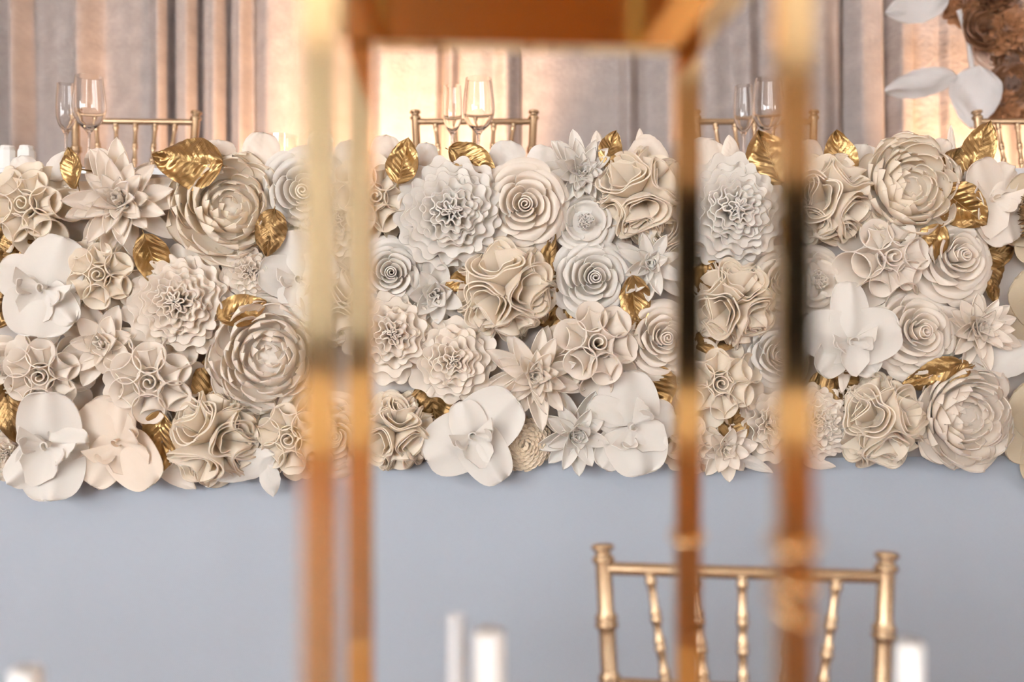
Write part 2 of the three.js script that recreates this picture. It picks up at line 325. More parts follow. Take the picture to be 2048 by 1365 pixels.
function ruffleSector(r0, r1, z0, z1, A, K, am) {
  const p1 = rr(0, 6), p2 = rr(0, 6), p3 = rr(0, 6), k2 = rr(1.5, 1.9);
  return sheet(34, 6, (u, v) => {
    const s = u * 2 - 1, w = v * (1 - 0.18 * pow(abs(s), 5)), a = s * A;
    const wv = (sin(s * K + p1) + 0.35 * sin(s * 2.1 * k2 + p2)) * am * pow(v, 1.3), wz = sin(s * K * 0.9 + p3) * am * 0.7 * v * v;
    const rho = max(0.012, r0 + (r1 - r0) * pow(w, 1.2) + wv), b = a - 0.2 * am * sin(2 * (s * K + p1)) * v * v / max(0.25, r1);
    return V(sin(b) * rho, cos(b) * rho, z0 + (z1 - z0) * pow(w, 0.9) + wz);
  }, TH);
}
function carnation(o, mat, rings = 10, amp = 0.05, kf = 1) {
  calyx(o, mat, 0, 0.55);
  for (let k = 0; k < rings; k++) {
    const t = k / (rings - 1), r1 = lerp(0.99, 0.07, pow(t, 0.85)), z1 = 0.16 + 0.46 * pow(sin(t * PI / 2), 0.75), n = k < 3 ? 6 : k < 6 ? 5 : k < 8 ? 4 : 3, A = 1.2 * PI / n;
    const off = rr(0, 6), r0 = r1 * lerp(0.5, 0.35, t), z0 = max(-0.02, z1 - lerp(0.2, 0.42, t));
    for (let i = 0; i < n; i++) put(o, variant('car' + k + rings + amp, () => ruffleSector(r0, r1, z0, z1, A, A * kf * lerp(15, 6, t), amp * lerp(1, 0.85, t))), mat, off + i * 2 * PI / n + rr(-0.12, 0.12), rr(-0.05, 0.05), rr(0.96, 1.04));
  }
}
function funnel(L, rm, amp) {                                // a round sheet folded to a shallow ruffled funnel
  const ph = rr(0, 6), p2 = rr(0, 6), p3 = rr(0, 6), flat = rr(0.72, 0.95);
  return sheet(44, 8, (u, v) => {
    const f = u * 2 * PI * 0.99, g = pow(v, 0.8);
    const rad = rm * (0.03 + g) * (1 + amp * g * g * (0.7 * sin(2 * f + ph) + 0.8 * sin(3 * f + p2) + 0.35 * sin(5 * f + p3)));
    return V(cos(f) * rad, sin(f) * rad * flat, L * pow(v, 1.15) * (1 + 0.07 * sin(3 * f + p2 + 1) * v * v));
  }, TH * 1.3);
}
function puff(o, mat) {                                      // a ball of folded circles
  calyx(o, mat, 0, 0.5);
  const spots = [], off = rr(0, 6);
  for (let i = 0; i < 3; i++) spots.push([off + i * 2 * PI / 3, 0.92, 0.54, 3]);
  for (let i = 0; i < 7; i++) spots.push([off + 0.4 + i * 2 * PI / 7, 0.46, 0.44, 3]);
  for (let i = 0; i < 9; i++) spots.push([off + i * 2 * PI / 9, 0.08, 0.4, 2]);
  for (const [a, e, r, n] of spots) {
    const roll = rr(0, 6);
    const g = variant('fun', () => funnel(0.94, 0.46, 0.17), 7);
    for (let k = 0; k < n; k++) { const m = put(o, g, mat, 0, 0, 1, V(0, 0, -0.1), 'folded_petal'), q = r / 0.46 * [1, 0.84, 0.58][k]; aim(m, a, e + rr(-0.03, 0.03)); m.scale.set(q, q, [1, 1.0, 0.97][k]); m.quaternion.multiply(new THREE.Quaternion().setFromAxisAngle(V(0, 0, 1), roll + k * 0.12)); }
  }
}
function pompon(o, mat) {                                    // a dome of small shaved petals
  calyx(o, mat, 0, 0.5);
  for (let i = 0; i < 120; i++) { const t = i / 120, a = i * 2.39996, q = 0.97 * pow(t, 0.6), z = 0.5 * sqrt(max(0, 1 - q * q)); put(o, variant('pom', () => bowlPetal(0.0, 0.2, 0, 0.16, 1.0, 0.02, 0.02), 3), mat, a - PI / 2, 0, 0.9 + 0.25 * q, V(cos(a) * q * 0.82, sin(a) * q * 0.82, z)).rotateX(0.4 - 0.9 * q); }
}
// orchid: petals given as [angle, length, width] with the flower's centre at their base
function disc(len, W, wave, cup) {
  const ph = rr(0, 6);
  return sheet(18, 14, (u, v) => {
    const s = u * 2 - 1, c = v * PI, w = W * (0.16 * (1 - v) + pow(sin(pow(v, 0.8) * PI), 0.52)) * (v > 0.999 ? 0.02 : 1) + 0.004;
    const x = s * w, y = len * (0.5 - 0.5 * cos(c)) * (1 - 0.0 * s * s);
    const z = cup * (y / len) * (y / len) + wave * sm(0, 0.45, v) * (0.9 * exp(-1 * ((s / 0.38) ** 2)) + 0.5 * sin(2.6 * s + ph) * v) + 0.5 * wave * sin(4 * v + ph) + 0.1 * W * s * s;
    return V(x, y, z);
  }, TH * 0.9);
}
function orchid(o, mat, petals, lipAngle = -PI / 2, lipSize = 0.5) {
  lipSize *= 1.25;
  calyx(o, mat, 0, 0.25);
  petals.forEach(([deg, len, W, tilt = 0.1, dz = 0.12], i) => put(o, disc(len, W, rr(0.08, 0.13), rr(-0.14, 0.16)), mat, R(deg) - PI / 2, tilt, 1, V(0, 0, dz)));
  const lip = mesh('lip', sheet(22, 10, (u, v) => {
    const a = (u * 2 - 1) * 2.0, lobes = 1 + 0.28 * cos(3 * a) + 0.07 * sin(9 * a + 1);
    const rho = lipSize * v * lobes * (0.8 + 0.2 * cos(a)), z = 0.26 + 0.26 * v * v * (0.4 + 0.6 * abs(sin(a * 0.75))) - 0.1 * v * cos(a) + 0.03 * sin(11 * a) * v * v;
    return V(sin(a) * rho, cos(a) * rho, z);
  }, TH), mat, o); lip.rotation.z = lipAngle - PI / 2;
  for (const s of [-1, 1]) { const m = put(o, bowlPetal(0.02, lipSize * 0.62, 0.1, 0.52, 0.55, 0.04, 0.05), mat, lipAngle - PI / 2 + s * 1.25, 0, 1, V(0, 0, 0.06), 'side_lobe'); }
  put(o, variant('column', () => coil(0.8, 0.05, 0.09, 0.18, 0.5, 0.04), 1), mat, lipAngle + 1.4, 0, 1, V(0, 0, 0), 'column');
}
// ---------------------------------------------------------------- the flowers: [kind, x, y, radius, foam, lift, pitch, yaw, label, extra]
const CATEGORY = 'flower';
const kinds = { rose: 'rose_flower', calla: 'rolled_petal_flower', dahlia: 'dahlia_flower', star: 'star_flower', peony: 'peony_flower', carnation: 'carnation_flower', frill: 'frilled_flower', puff: 'ruffled_ball_flower', orchid: 'orchid_flower', pompon: 'shaved_wood_flower', gardenia: 'gardenia_flower' };
const flowers = [
  // from the left edge to the wide pale post
  ['calla', 70, 418, 84, 'ivory', .03, 4, -6, 'rolled-petal cream flower directly under the two white jars'],
  ['dahlia', 250, 412, 112, 'cream', .05, 8, 0, 'spiky pointed-petal dahlia under the chair with the first glass pair'],
  ['peony', 460, 420, 108, 'ivory', .04, 8, 14, 'open bowl-shaped peony just below the big square gold leaf'],
  ['orchid', 95, 578, 106, 'white', .075, 0, 4, 'big smooth orchid below the rolled-petal flower under the white jars', [[[70, 1.06, .54], [155, .95, .44], [-95, .98, .64, .16], [-48, .9, .3]], -1.9, .5]],
  ['calla', 212, 550, 74, 'ivory', .05, -4, -2, 'rolled-petal flower touching the smooth orchid, below the spiky dahlia'],
  ['carnation', 364, 606, 104, 'cream', .045, 0, 0, 'large dense ruffled carnation under the bowl peony with gold leaf between'],
  ['frill', 503, 545, 56, 'cream', .05, 0, 6, 'small frilled flower tucked under the bowl peony near the pale post'],
  ['orchid', 602, 560, 92, 'white', .045, 0, 0, 'smooth white orchid half lost behind the wide pale post', [[[95, 1.1, .5], [-70, 1.05, .55], [170, .9, .45], [20, .9, .45]], -1.6, .45]],
  ['rose', 612, 390, 84, 'white', .02, 0, 0, 'white rose veiled by the pale post, right of the bowl peony'],
  ['gardenia', 4, 735, 54, 'cream', .04, 0, 20, 'small wavy rosette cut by the photo edge above a dark gold leaf'],
  ['calla', 92, 748, 82, 'cream', .045, -6, 6, 'rolled-petal flower between two smooth orchids near the photo edge'],
  ['star', 212, 690, 84, 'cream', .04, 0, 0, 'loose star of pointed petals right of the orchid, under a rolled-petal flower'],
  ['calla', 308, 762, 88, 'cream', .055, -2, 4, 'rolled-petal flower under the dense carnation, above a hanging gold leaf'],
  ['orchid', 104, 888, 112, 'white', .085, 0, 4, 'whitest broad orchid hanging over the grey cloth, nearest the photo corner', [[[88, 1.0, .52], [-86, 1.03, .56], [4, .72, .30, .1], [-135, .98, .34, .04, .08]], -1.9, .48]],
  ['orchid', 246, 882, 102, 'blush', .07, 0, -4, 'warm-toned orchid hanging over the grey cloth beside the whitest orchid', [[[130, 1.0, .5], [88, 1.12, .28, .05, .06], [-122, 1.04, .38], [-48, 1.12, .48, .05, .16]], -0.9, .56]],
  ['frill', 12, 905, 50, 'cream', .04, 0, 14, 'small frilled flower cut by the photo edge resting on the ledge'],
  ['peony', 540, 712, 108, 'cream', .055, 0, 4, 'pointed-petal peony beside the pale post above the ruffled ball'],
  ['puff', 430, 876, 88, 'ivory', .045, -4, 0, 'folded ruffled ball on the ledge under the pointed-petal peony'],
  ['calla', 590, 872, 80, 'ivory', .05, -4, -8, 'rolled-petal flower with tight spiral beside the post, over torn cream leaves'],
  ['carnation', 668, 450, 84, 'cream', .012, 0, 0, 'ruffled carnation seen dimly inside the wide pale post'],
  ['puff', 668, 610, 74, 'cream', .012, 0, 0, 'ruffled ball seen dimly inside the pale post, halfway down'],
  ['rose', 674, 870, 72, 'cream', .012, 0, 0, 'rose seen dimly inside the post just above the grey cloth'],
  // between the pale post and the thin black post
  ['calla', 744, 400, 78, 'ivory', .04, 0, 10, 'rolled-petal flower half hidden by the pale post, under a gold leaf'],
  ['carnation', 902, 432, 108, 'white', .065, 2, 0, 'largest white ruffled carnation below the second pair of glasses'],
  ['rose', 782, 548, 68, 'white', .05, 0, 2, 'white rose between the largest carnation and the pale post'],
  ['star', 872, 588, 82, 'white', .035, -6, 0, 'flat white star of pointed petals under the largest carnation'],
  ['carnation', 782, 668, 92, 'cream', .05, 0, 4, 'loose ruffled carnation against the pale post under the white rose', [8, .055, .85]],
  ['puff', 790, 862, 72, 'ivory', .045, -4, 4, 'creamy folded ball on the ledge at the foot of the pale post'],
  ['frill', 905, 722, 82, 'cream', .055, 0, 0, 'curly frilled flower above the gold leaf and the big orchid'],
  ['orchid', 944, 868, 104, 'white', .085, 0, 0, 'white orchid hanging lowest over the grey cloth beside the wood-shaving flower', [[[40, 1.12, .58], [-152, 1.04, .56], [-58, 1.1, .44], [110, .7, .34]], -1.2, .42]],
  ['puff', 1010, 578, 92, 'ivory', .055, 4, -6, 'creamy ruffled ball between the largest carnation and a white rose'],
  ['rose', 1048, 414, 82, 'cream', .065, -2, -4, 'tall full rose right beside the largest ruffled carnation'],
  ['dahlia', 1160, 352, 82, 'white', .03, 6, 0, 'hazy white spiky dahlia on the top edge beside the full rose'],
  ['gardenia', 1166, 446, 58, 'white', .055, 4, 0, 'small open rose with crinkled heart below the hazy spiky dahlia'],
  ['puff', 1276, 390, 84, 'ivory', .045, 4, 0, 'creamy folded ball beside the thin black post under the orange drape'],
  ['rose', 1182, 560, 74, 'white', .06, 2, 0, 'white rose under the small open rose, above a rolled-petal flower'],
  ['dahlia', 1297, 532, 82, 'white', .05, 2, -4, 'white spiky flower beside the thin black post under the folded ball', [.98, [[8, 1.0, .16], [8, .82, .5], [6, .56, .9]]]],
  ['calla', 1188, 692, 90, 'cream', .06, 6, 0, 'rolled-petal flower under the white rose, above an orchid'],
  ['dahlia', 1066, 752, 98, 'cream', .055, 0, 0, 'dense spiky dahlia in the middle above the wood-shaving flower'],
  ['rose', 1318, 680, 72, 'cream', .055, 4, 6, 'rose cut by the thin black post under a wrinkled gold leaf'],
  ['pompon', 1046, 886, 52, 'sola', .03, 0, 0, 'beige wood-shaving pompon flower resting on the ledge'],
  ['dahlia', 1150, 866, 84, 'white', .05, -4, 0, 'spiky flower on the ledge between the wood-shaving flower and an orchid', [1.15, [[8, 1.0, .1], [8, .8, .45], [6, .55, .85], [4, .35, 1.2]]]],
  ['orchid', 1258, 850, 104, 'white', .075, 0, 0, 'wide smooth orchid beside the thin post over the grey cloth', [[[97, 1.08, .58], [-76, 1.0, .58], [152, .95, .32, .05, .06], [-126, 1.02, .34, .1, .06], [10, .95, .42, .02, .04]], -0.5, .5]],
  // between the two dark posts
  ['carnation', 1458, 424, 106, 'white', .06, 0, 0, 'ruffled carnation framed between the two dark posts below glasses'],
  ['puff', 1350, 480, 62, 'cream', .012, 0, 0, 'ruffled ball hidden behind the thin black post'],
  ['puff', 1462, 606, 80, 'ivory', .05, -4, 0, 'folded ball under the carnation between the two dark posts'],
  ['rose', 1562, 568, 66, 'cream', .03, 0, -6, 'dim rose at the thick dark post beside a folded ball'],
  ['rose', 1548, 712, 64, 'white', .045, 0, 0, 'smooth rose against the thick dark post above frilled petals'],
  ['calla', 1432, 766, 78, 'ivory', .055, 0, -4, 'rolled-petal flower beside the thin black post, between the two dark posts'],
  ['carnation', 1535, 846, 72, 'cream', .035, 0, 0, 'loose frilled flower low beside the thick post, between the two dark posts', [7, .06, .8]],
  ['star', 1446, 895, 64, 'cream', .05, -6, 0, 'small pointed star on the ledge between the two dark posts'],
  ['calla', 1378, 884, 58, 'blush', .03, 0, 0, 'small rolled-petal flower seen through the orange part of the thin post'],
  // right of the thick dark post
  ['puff', 1652, 400, 82, 'ivory', .045, 4, 8, 'layered ruffled ball right beside the thick dark post near the top'],
  ['peony', 1812, 380, 102, 'ivory', .06, 8, 6, 'open bowl peony on the top edge near the wrinkled gold leaf chain'],
  ['calla', 1762, 518, 88, 'cream', .055, 0, 0, 'rolled-petal flower under the bowl peony beside the round rose'],
  ['gardenia', 1625, 560, 62, 'cream', .03, 0, 6, 'dim small rose at the thick post above the five-petal orchid'],
  ['rose', 1898, 520, 80, 'cream', .055, 6, 4, 'round rose touched by a gold leaf under the bowl peony'],
  ['orchid', 1972, 402, 82, 'cream', .055, 4, 4, 'orchid near the photo edge beside the brown bundle of strips', [[[118, 1.05, .52], [52, 1.08, .46, .1, .08], [-66, 1.2, .62], [-20, .7, .3]], -1.7, .62]],
  ['orchid', 1690, 682, 102, 'white', .085, 0, 0, 'five-petalled white orchid right of the thick dark post', [[[90, 1.18, .38], [14, 1.06, .52, .12], [166, 1.0, .48, .12], [-48, .86, .34, .02, .08], [-136, .92, .34, .02, .08]], -1.4, .44]],
  ['rose', 1822, 668, 84, 'cream', .055, 4, 0, 'largest rose between the white orchid and the spiky dahlia'],
  ['dahlia', 1944, 660, 84, 'cream', .055, 4, 0, 'spiky dahlia between the largest rose and the tan paper petals'],
  ['carnation', 1626, 842, 74, 'cream', .045, 0, 6, 'dense ruffled carnation on the ledge right beside the thick post'],
  ['puff', 1752, 842, 84, 'ivory', .05, -4, 0, 'folded ball on the ledge between the carnation and the last peony'],
  ['peony', 1922, 832, 100, 'cream', .06, 0, 6, 'pointed-petal peony on the ledge beside the tan paper petals'],
];
const builders = { rose, gardenia, pompon, puff, peony, calla, dahlia, carnation, orchid,
  star: (o, m) => dahlia(o, m, 1.35, [[8, 1.0, 0.1], [7, 0.8, 0.4], [5, 0.5, 0.8]]),
  frill: (o, m) => carnation(o, m, 8, 0.062, 0.72) };
const boardPoint = (px, py, lift) => at(px, py, DEP(px) - 0.006 - lift);
function stand(o, px, py, lift, pitch = 0, yaw = 0) {        // fixes a flower or leaf to the board
  o.position.copy(boardPoint(px, py, lift)); o.rotation.set(R(-pitch), -YAW + R(yaw), 0, 'YXZ');
}
for (const [kind, px, py, r, mat, lift, pitch, yaw, label, extra] of flowers) {
  const o = thing(kinds[kind], label, CATEGORY), size = r / F * (DEP(px) - 0.07 - lift) * ({ orchid: 1.0, pompon: 1.08, dahlia: 1.1, star: 1.1 }[kind] ?? 1.1);
  builders[kind](o, foam[mat], ...(extra ?? []));
  stand(o, px, py, lift * 0.8, pitch, yaw); o.scale.setScalar(size);
  const st = mesh('stem', cache['stem'] ??= new THREE.CylinderGeometry(0.09, 0.09, 1, 8).rotateX(PI / 2).translate(0, 0, -0.5), foam[mat], o); st.scale.z = (lift * 0.8 + 0.012) / size;
}

// ---------------------------------------------------------------- gold leaves and cream leaves
function leafGeo(L, W, veins, crumple, curl, tipPow = 0.75) {
  const ph = rr(0, 20);
  return sheet(22, 30, (u, v) => {
    const s = u * 2 - 1, w = W / 2 * (tipPow < 0.5 ? pow(v, 0.5) * pow(max(0, 1 - v), 0.34) * 1.55 : pow(v, 0.62) * pow(max(0, 1 - v), 0.8) * 2.62 * (1 - 0.12 * v)) * (1 + 0.06 * N(v * 9, ph)) + 0.0006;
    const q = v * 9 - abs(s) * 2.2, ridge = (abs(((q % 1) + 1) % 1 - 0.5) - 0.25) * veins * (1 - abs(s) * 0.5) * min(1, 4 * v);
    let z = ridge * W * 0.10 - 0.12 * W * (1 - abs(s)) * veins * 0.6 * exp(-abs(s) * 4) + crumple * W * (0.24 * N(s * 1.1 + ph, v * 2.2) + 0.05 * N(s * 3 + ph, v * 6, 3));
    z += curl * L * (v - 0.5) * (v - 0.5) + 0.16 * W * s * s * (crumple > 0.5 ? -0.5 * sin(ph) : -0.5);
    return V(s * w, (v - 0.5) * L, z);
  }, 0.0012);
}
function leaf(name, label, category, group, px, py, L, W, deg, mat, lift, pitch, yaw, veins, crumple, curl, tipPow) {
  const o = thing(name, label, category, group), k = (DEP(px) - lift - 0.03) / F;
  const b = mesh('blade', leafGeo(L * k, W * k, veins, crumple, curl, tipPow), mat, o); b.rotation.z = R(deg - 90);
  if (L > 60 && veins > 0.4) { const r = mesh('midrib', rod(V(0, -L * k * 0.56, -0.002), V(0, L * k * 0.3, 0.001), 0.0011, 6), mat, b); r.position.z = -0.004; }
  const tail = mesh('stalk', rod(V(0, 0, -0.002), V(0, 0, -lift - 0.02), 0.002, 6), mat, o); tail.castShadow = true;
  stand(o, px, py, lift, pitch, yaw); tail.rotation.x = R(pitch);
  return o;
}
const GL = 'gold leaf';
for (const [px, py, L, W, deg, m, lift, pitch, yaw, label] of [
  [146, 336, 84, 44, 115, 0, .07, 8, -35, 'narrow upright gold leaf between the rolled-petal flower and the spiky dahlia'],
  [376, 322, 118, 104, 175, 0, .09, 18, 6, 'big square-looking gold leaf standing up above the bowl peony'],
  [18, 505, 110, 90, 200, 1, .035, 0, 10, 'dark gold leaf in the gap above the big smooth orchid'],
  [308, 525, 104, 62, -70, 0, .075, -10, 24, 'bright gold leaf pointing down between the dahlia and the dense carnation'],
  [10, 612, 96, 70, 240, 1, .035, 0, 10, 'dark gold leaf at the photo edge beside the big smooth orchid'],
  [540, 465, 84, 58, -100, 1, .085, 0, 0, 'dull bronze leaf lying over the edge of the bowl peony'],
  [484, 622, 88, 62, 20, 0, .075, 20, 10, 'shiny crumpled gold leaf between the carnation and the pointed-petal peony'],
  [424, 760, 106, 66, 80, 1, .045, 0, 14, 'wrinkled gold leaf in the gap left of the pointed-petal peony'],
  [320, 886, 116, 66, -95, 0, .075, -6, -14, 'gold leaf hanging tip down between the warm orchid and the folded ball'],
  [22, 828, 110, 56, -80, 1, .065, -6, 10, 'crumpled dark gold leaf hanging beside the whitest orchid'],
  [806, 322, 84, 58, 78, 0, .08, 10, -8, 'curled gold leaf standing on the top edge left of the chair back'],
  [944, 322, 92, 58, -28, 0, .05, 14, 8, 'folded gold leaf on top behind the largest carnation'],
  [930, 562, 76, 46, 200, 0, .065, 10, 0, 'small shiny gold leaf under the largest carnation beside the ruffled ball'],
  [868, 822, 110, 84, -80, 1, .045, 0, 0, 'veined gold leaf in the gap between the curly flower and the orchid'],
  [1222, 296, 70, 44, 70, 0, .06, 10, 10, 'gold leaf tip beside the hazy spiky dahlia on the top edge'],
  [1100, 535, 116, 50, 85, 1, .06, 0, 20, 'upright bronze leaf strip between the ruffled ball and the white rose'],
  [1112, 622, 96, 66, 200, 1, .04, 0, 0, 'shaded bronze leaf below the white rose beside the ruffled ball'],
  [1270, 612, 108, 58, -80, 0, .07, -8, 12, 'pleated gold leaf hanging over the rose by the thin black post'],
  [1308, 782, 96, 86, -75, 0, .05, -6, -6, 'gold leaf with a clear midrib below the rose by the thin post'],
  [1418, 558, 96, 62, 40, 1, .06, 10, 0, 'crumpled dark gold leaf between the thin post and the folded ball'],
  [1432, 684, 92, 44, 0, 1, .05, 20, 0, 'flat gold leaf under the folded ball between the dark posts'],
  [1468, 844, 84, 56, 80, 1, .055, 0, 0, 'brown-gold leaf framed by petals low between the dark posts'],
  [1540, 312, 104, 92, 110, 0, .075, 12, -8, 'broad bronze leaf leaning on the thick dark post under a wine glass'],
  [1680, 312, 92, 60, 98, 0, .06, 10, -14, 'smooth upright gold leaf on top between the ruffled ball and the bowl peony'],
  [1690, 784, 108, 70, -50, 1, .05, 0, 8, 'dark pleated gold leaf under the five-petalled orchid'],
  [1960, 292, 100, 58, 70, 0, .06, 10, -24, 'tall folded gold leaf below the chair in front of bright light'],
  [1902, 334, 78, 52, 60, 1, .05, 10, 14, 'gold leaf half hidden behind the bowl peony and the edge orchid'],
  [1928, 414, 100, 78, -40, 0, .085, -8, -18, 'most wrinkled shiny gold leaf between the bowl peony and the edge orchid'],
  [1864, 492, 82, 62, -120, 0, .09, -8, 10, 'round gold leaf lying on the round rose'],
  [1988, 512, 84, 50, 20, 1, .04, 20, 0, 'horizontal bronze leaf right of the round rose'],
  [1984, 552, 96, 56, -75, 1, .045, -6, 14, 'drooping bronze leaf beside the tan paper petals'],
  [1868, 752, 112, 56, -158, 0, .085, -14, 0, 'gold leaf with a pale sheen under the largest rose'],
  [1915, 740, 70, 40, 15, 0, .08, 10, 0, 'small crisp gold leaf between the largest rose and the last peony'],
  [1652, 772, 66, 54, 10, 1, .04, 0, 0, 'small gold leaf beneath the white orchid at the thick post'],
]) leaf('gold_leaf', label, GL, null, px, py, L * 1.16, W * 1.2, deg, m ? oldGold : gold, lift, pitch, yaw, 0.9, 0.85, rr(-0.3, 0.3));
const CL = 'foam leaf';
for (const [px, py, L, W, deg, lift, pitch, yaw, label, tip] of [
  [48, 352, 84, 64, 100, .02, 0, 0, 'cream petal leaf on the top edge just under the white jars', .3],
  [120, 330, 74, 50, 55, .03, 0, 0, 'cream leaf on the top edge beside the narrow gold leaf'],
  [196, 335, 80, 60, 95, .02, 0, 0, 'rounded cream leaf on top behind the first pair of glasses', .3],
  [436, 315, 74, 80, 90, .015, 0, 0, 'broad cream leaf behind the big square gold leaf', .3],
  [520, 312, 96, 84, 80, .025, 0, 0, 'pale leaf on the top edge beneath the short tumbler', .3],
  [702, 318, 78, 76, 95, .02, 0, 0, 'cream leaf on the top edge seen through the pale post', .3],
  [770, 312, 84, 70, 85, .015, 0, 0, 'cream leaf on top left of the curled gold leaf', .3],
  [852, 326, 84, 56, 88, .02, 0, 0, 'cream leaf on top between two gold leaves', .35],
  [932, 318, 72, 76, 90, .01, 0, 0, 'rounded cream leaf under the stem of the second wine glass', .3],
  [1014, 322, 82, 84, 80, .015, 0, 0, 'rounded cream leaf on top above the full rose', .3],
  [1080, 328, 78, 70, 60, .02, 0, 0, 'cream leaf on top between the full rose and the hazy dahlia', .3],
  [1198, 300, 78, 40, 98, .02, 0, 0, 'thin pointed cream leaf rising behind the hazy spiky dahlia'],
  [1282, 304, 96, 30, 92, .02, 0, 0, 'slender pointed leaf rising above the folded ball at the orange drape'],
  [1300, 312, 88, 84, 140, .03, 0, 0, 'wide cream leaf on top against the thin black post', .3],
  [1412, 322, 96, 96, 70, .02, 0, 0, 'wavy cream leaf behind the carnation between the dark posts', .3],
  [1462, 304, 70, 40, 95, .02, 0, 0, 'small pointed cream leaf below the third flute between the dark posts'],
  [1622, 318, 80, 60, 100, .02, 0, 0, 'cream leaf on top right of the thick dark post', .4],
  [1728, 330, 86, 84, 80, .03, 0, 0, 'rounded cream leaf between the smooth gold leaf and bowl peony', .3],
  [1876, 312, 74, 56, 60, .02, 0, 0, 'cream leaf on top behind the bowl peony', .4],
  [1903, 292, 84, 20, 92, .02, 0, 0, 'thin upright cream spike on the top edge near the tall gold leaf'],
  [1930, 318, 60, 50, 60, .02, 0, 0, 'small cream leaf at the foot of the tall gold leaf', .4],
  [492, 935, 128, 62, 205, .075, -10, 0, 'torn-edged cream leaf lying over the grey cloth beside the folded ball'],
  [540, 962, 70, 44, -82, .07, -10, 0, 'small torn cream leaf hanging over the grey cloth'],
  [352, 955, 92, 40, -35, .06, -10, 0, 'pointed cream leaf poking out under the folded ball onto the cloth'],
  [1690, 745, 84, 30, -100, .06, 0, 0, 'narrow pointed leaf hanging below the five-petalled orchid'],
  [1720, 728, 84, 24, -40, .075, 0, 0, 'thin cream sliver beside the lip of the five-petalled orchid'],
  [1830, 470, 90, 62, -60, .06, 0, 0, 'cream leaf under the bowl peony beside the round gold leaf', .4],
  [1995, 720, 170, 84, 190, .075, 0, -10, 'large pale pointed leaf overlapping the tan paper petals'],
  [1640, 930, 70, 24, -10, .05, -20, 0, 'thin cream petal lying on the ledge near the thick post'],
  [1500, 925, 110, 30, -25, .05, -20, 0, 'pointed cream petal lying over the ledge between the dark posts'],
  [160, 640, 90, 60, 60, .02, 0, 0, 'shaded cream leaf in the gap behind the big smooth orchid'],
  [640, 300, 80, 60, 90, .015, 0, 0, 'cream leaf on the top edge at the pale front of the post', .3],
  [1240, 480, 90, 50, -60, .02, 0, 0, 'shaded cream leaf in the gap under the folded ball'],
  [1590, 310, 70, 60, 100, .02, 0, 0, 'dim cream leaf on top behind the thick dark post', .4],
]) leaf('foam_leaf', label, CL, null, px, py, L, W, deg, px % 3 ? foam.cream : foam.white, lift, pitch, yaw, tip ? 0.1 : 0.15, 0.35, rr(-0.2, 0.25), tip ?? 0.85);

// the huge tan paper flowers whose petals enter at the photo edge
for (const [px, py, r, label, heart] of [
  [2092, 436, 108, 'huge tan paper flower with a bundle of brown strips at its heart', true],
  [2118, 640, 130, 'huge tan paper flower of broad petals at the photo edge below the brown bundle', false],
  [2112, 860, 124, 'lowest huge tan paper flower standing on the ledge at the photo edge', false],
]) {
  const o = thing('paper_flower', label, 'paper flower'), size = r / F * (DEP(px) - 0.05);
  for (let k = 0; k < 2; k++) for (let i = 0; i < 7; i++) put(o, variant('pap' + k, () => disc(1.0 - 0.2 * k, 0.42, 0.02, 0.05), 2), foam.paper, i * 2 * PI / 7 + k * 0.4, 0.05 + 0.25 * k, 1, V(0, 0, 0.05 + 0.1 * k));
  if (heart) for (let i = 0; i < 40; i++) { const a = rr(2.75, 3.55), q = rr(0.55, 0.8); put(o, variant('strip', () => spear(0.7, 0.03, 0.4, 0.05), 3), foam.strip ??= std(rgb(0.22, 0.12, 0.05), 0.6), a - PI / 2 + rr(-0.08, 0.08), 0.15, 1, V(-0.1, rr(-0.16, 0.16), 0.3 + rr(0, 0.12)), 'strip'); }
  calyx(o, foam.paper, 0, 0.3); stand(o, px, py, 0.03, 0, -4); o.scale.setScalar(size);
}
// ---------------------------------------------------------------- glasses and jars on the head table
const flute = lathe([[0.0001, 0], [0.031, 0], [0.0315, 0.0015], [0.02, 0.003], [0.006, 0.006], [0.0034, 0.012], [0.003, 0.06], [0.0038, 0.098], [0.009, 0.108], [0.0175, 0.122], [0.0232, 0.14], [0.0242, 0.155], [0.0238, 0.19], [0.0212, 0.226], [0.0204, 0.2265], [0.0202, 0.2262], [0.0229, 0.19], [0.0233, 0.156], [0.0222, 0.141], [0.0165, 0.1245], [0.007, 0.113], [0.0001, 0.111]], 48);
const wine = lathe([[0.0001, 0], [0.037, 0], [0.0375, 0.0015], [0.024, 0.003], [0.007, 0.006], [0.0036, 0.012], [0.0033, 0.06], [0.0042, 0.09], [0.011, 0.1], [0.026, 0.114], [0.0375, 0.134], [0.0405, 0.152], [0.0392, 0.175], [0.0325, 0.23], [0.0316, 0.2306], [0.0314, 0.2302], [0.0382, 0.175], [0.0395, 0.152], [0.0366, 0.135], [0.025, 0.1165], [0.01, 0.105], [0.0001, 0.1035]], 48);
const setGlass = (name, geo, label, cat, px, d, s = 1) => {
  const o = thing(name, label, cat); const p = at(px, 0, d); o.position.set(p.x, TABLE_Y, p.z); o.scale.setScalar(s * 1.11); mesh('bowl_and_stem', geo, glass, o); return o;
};
setGlass('champagne_flute', flute, 'slim empty flute in front of the chair nearest the white jars', 'glass', 132, 2.78);
setGlass('wine_glass', wine, 'empty wine glass beside the flute nearest the white jars', 'glass', 178, 2.72);
setGlass('champagne_flute', flute, 'slim empty flute before the brightest drape, second pair of glasses', 'glass', 905, 2.8);
setGlass('wine_glass', wine, 'empty wine glass before the brightest drape, second pair of glasses', 'glass', 957, 2.74);
setGlass('champagne_flute', flute, 'slim empty flute between the two dark posts', 'glass', 1487, 2.8);
setGlass('wine_glass', wine, 'empty wine glass touching the thick dark post', 'glass', 1537, 2.74);
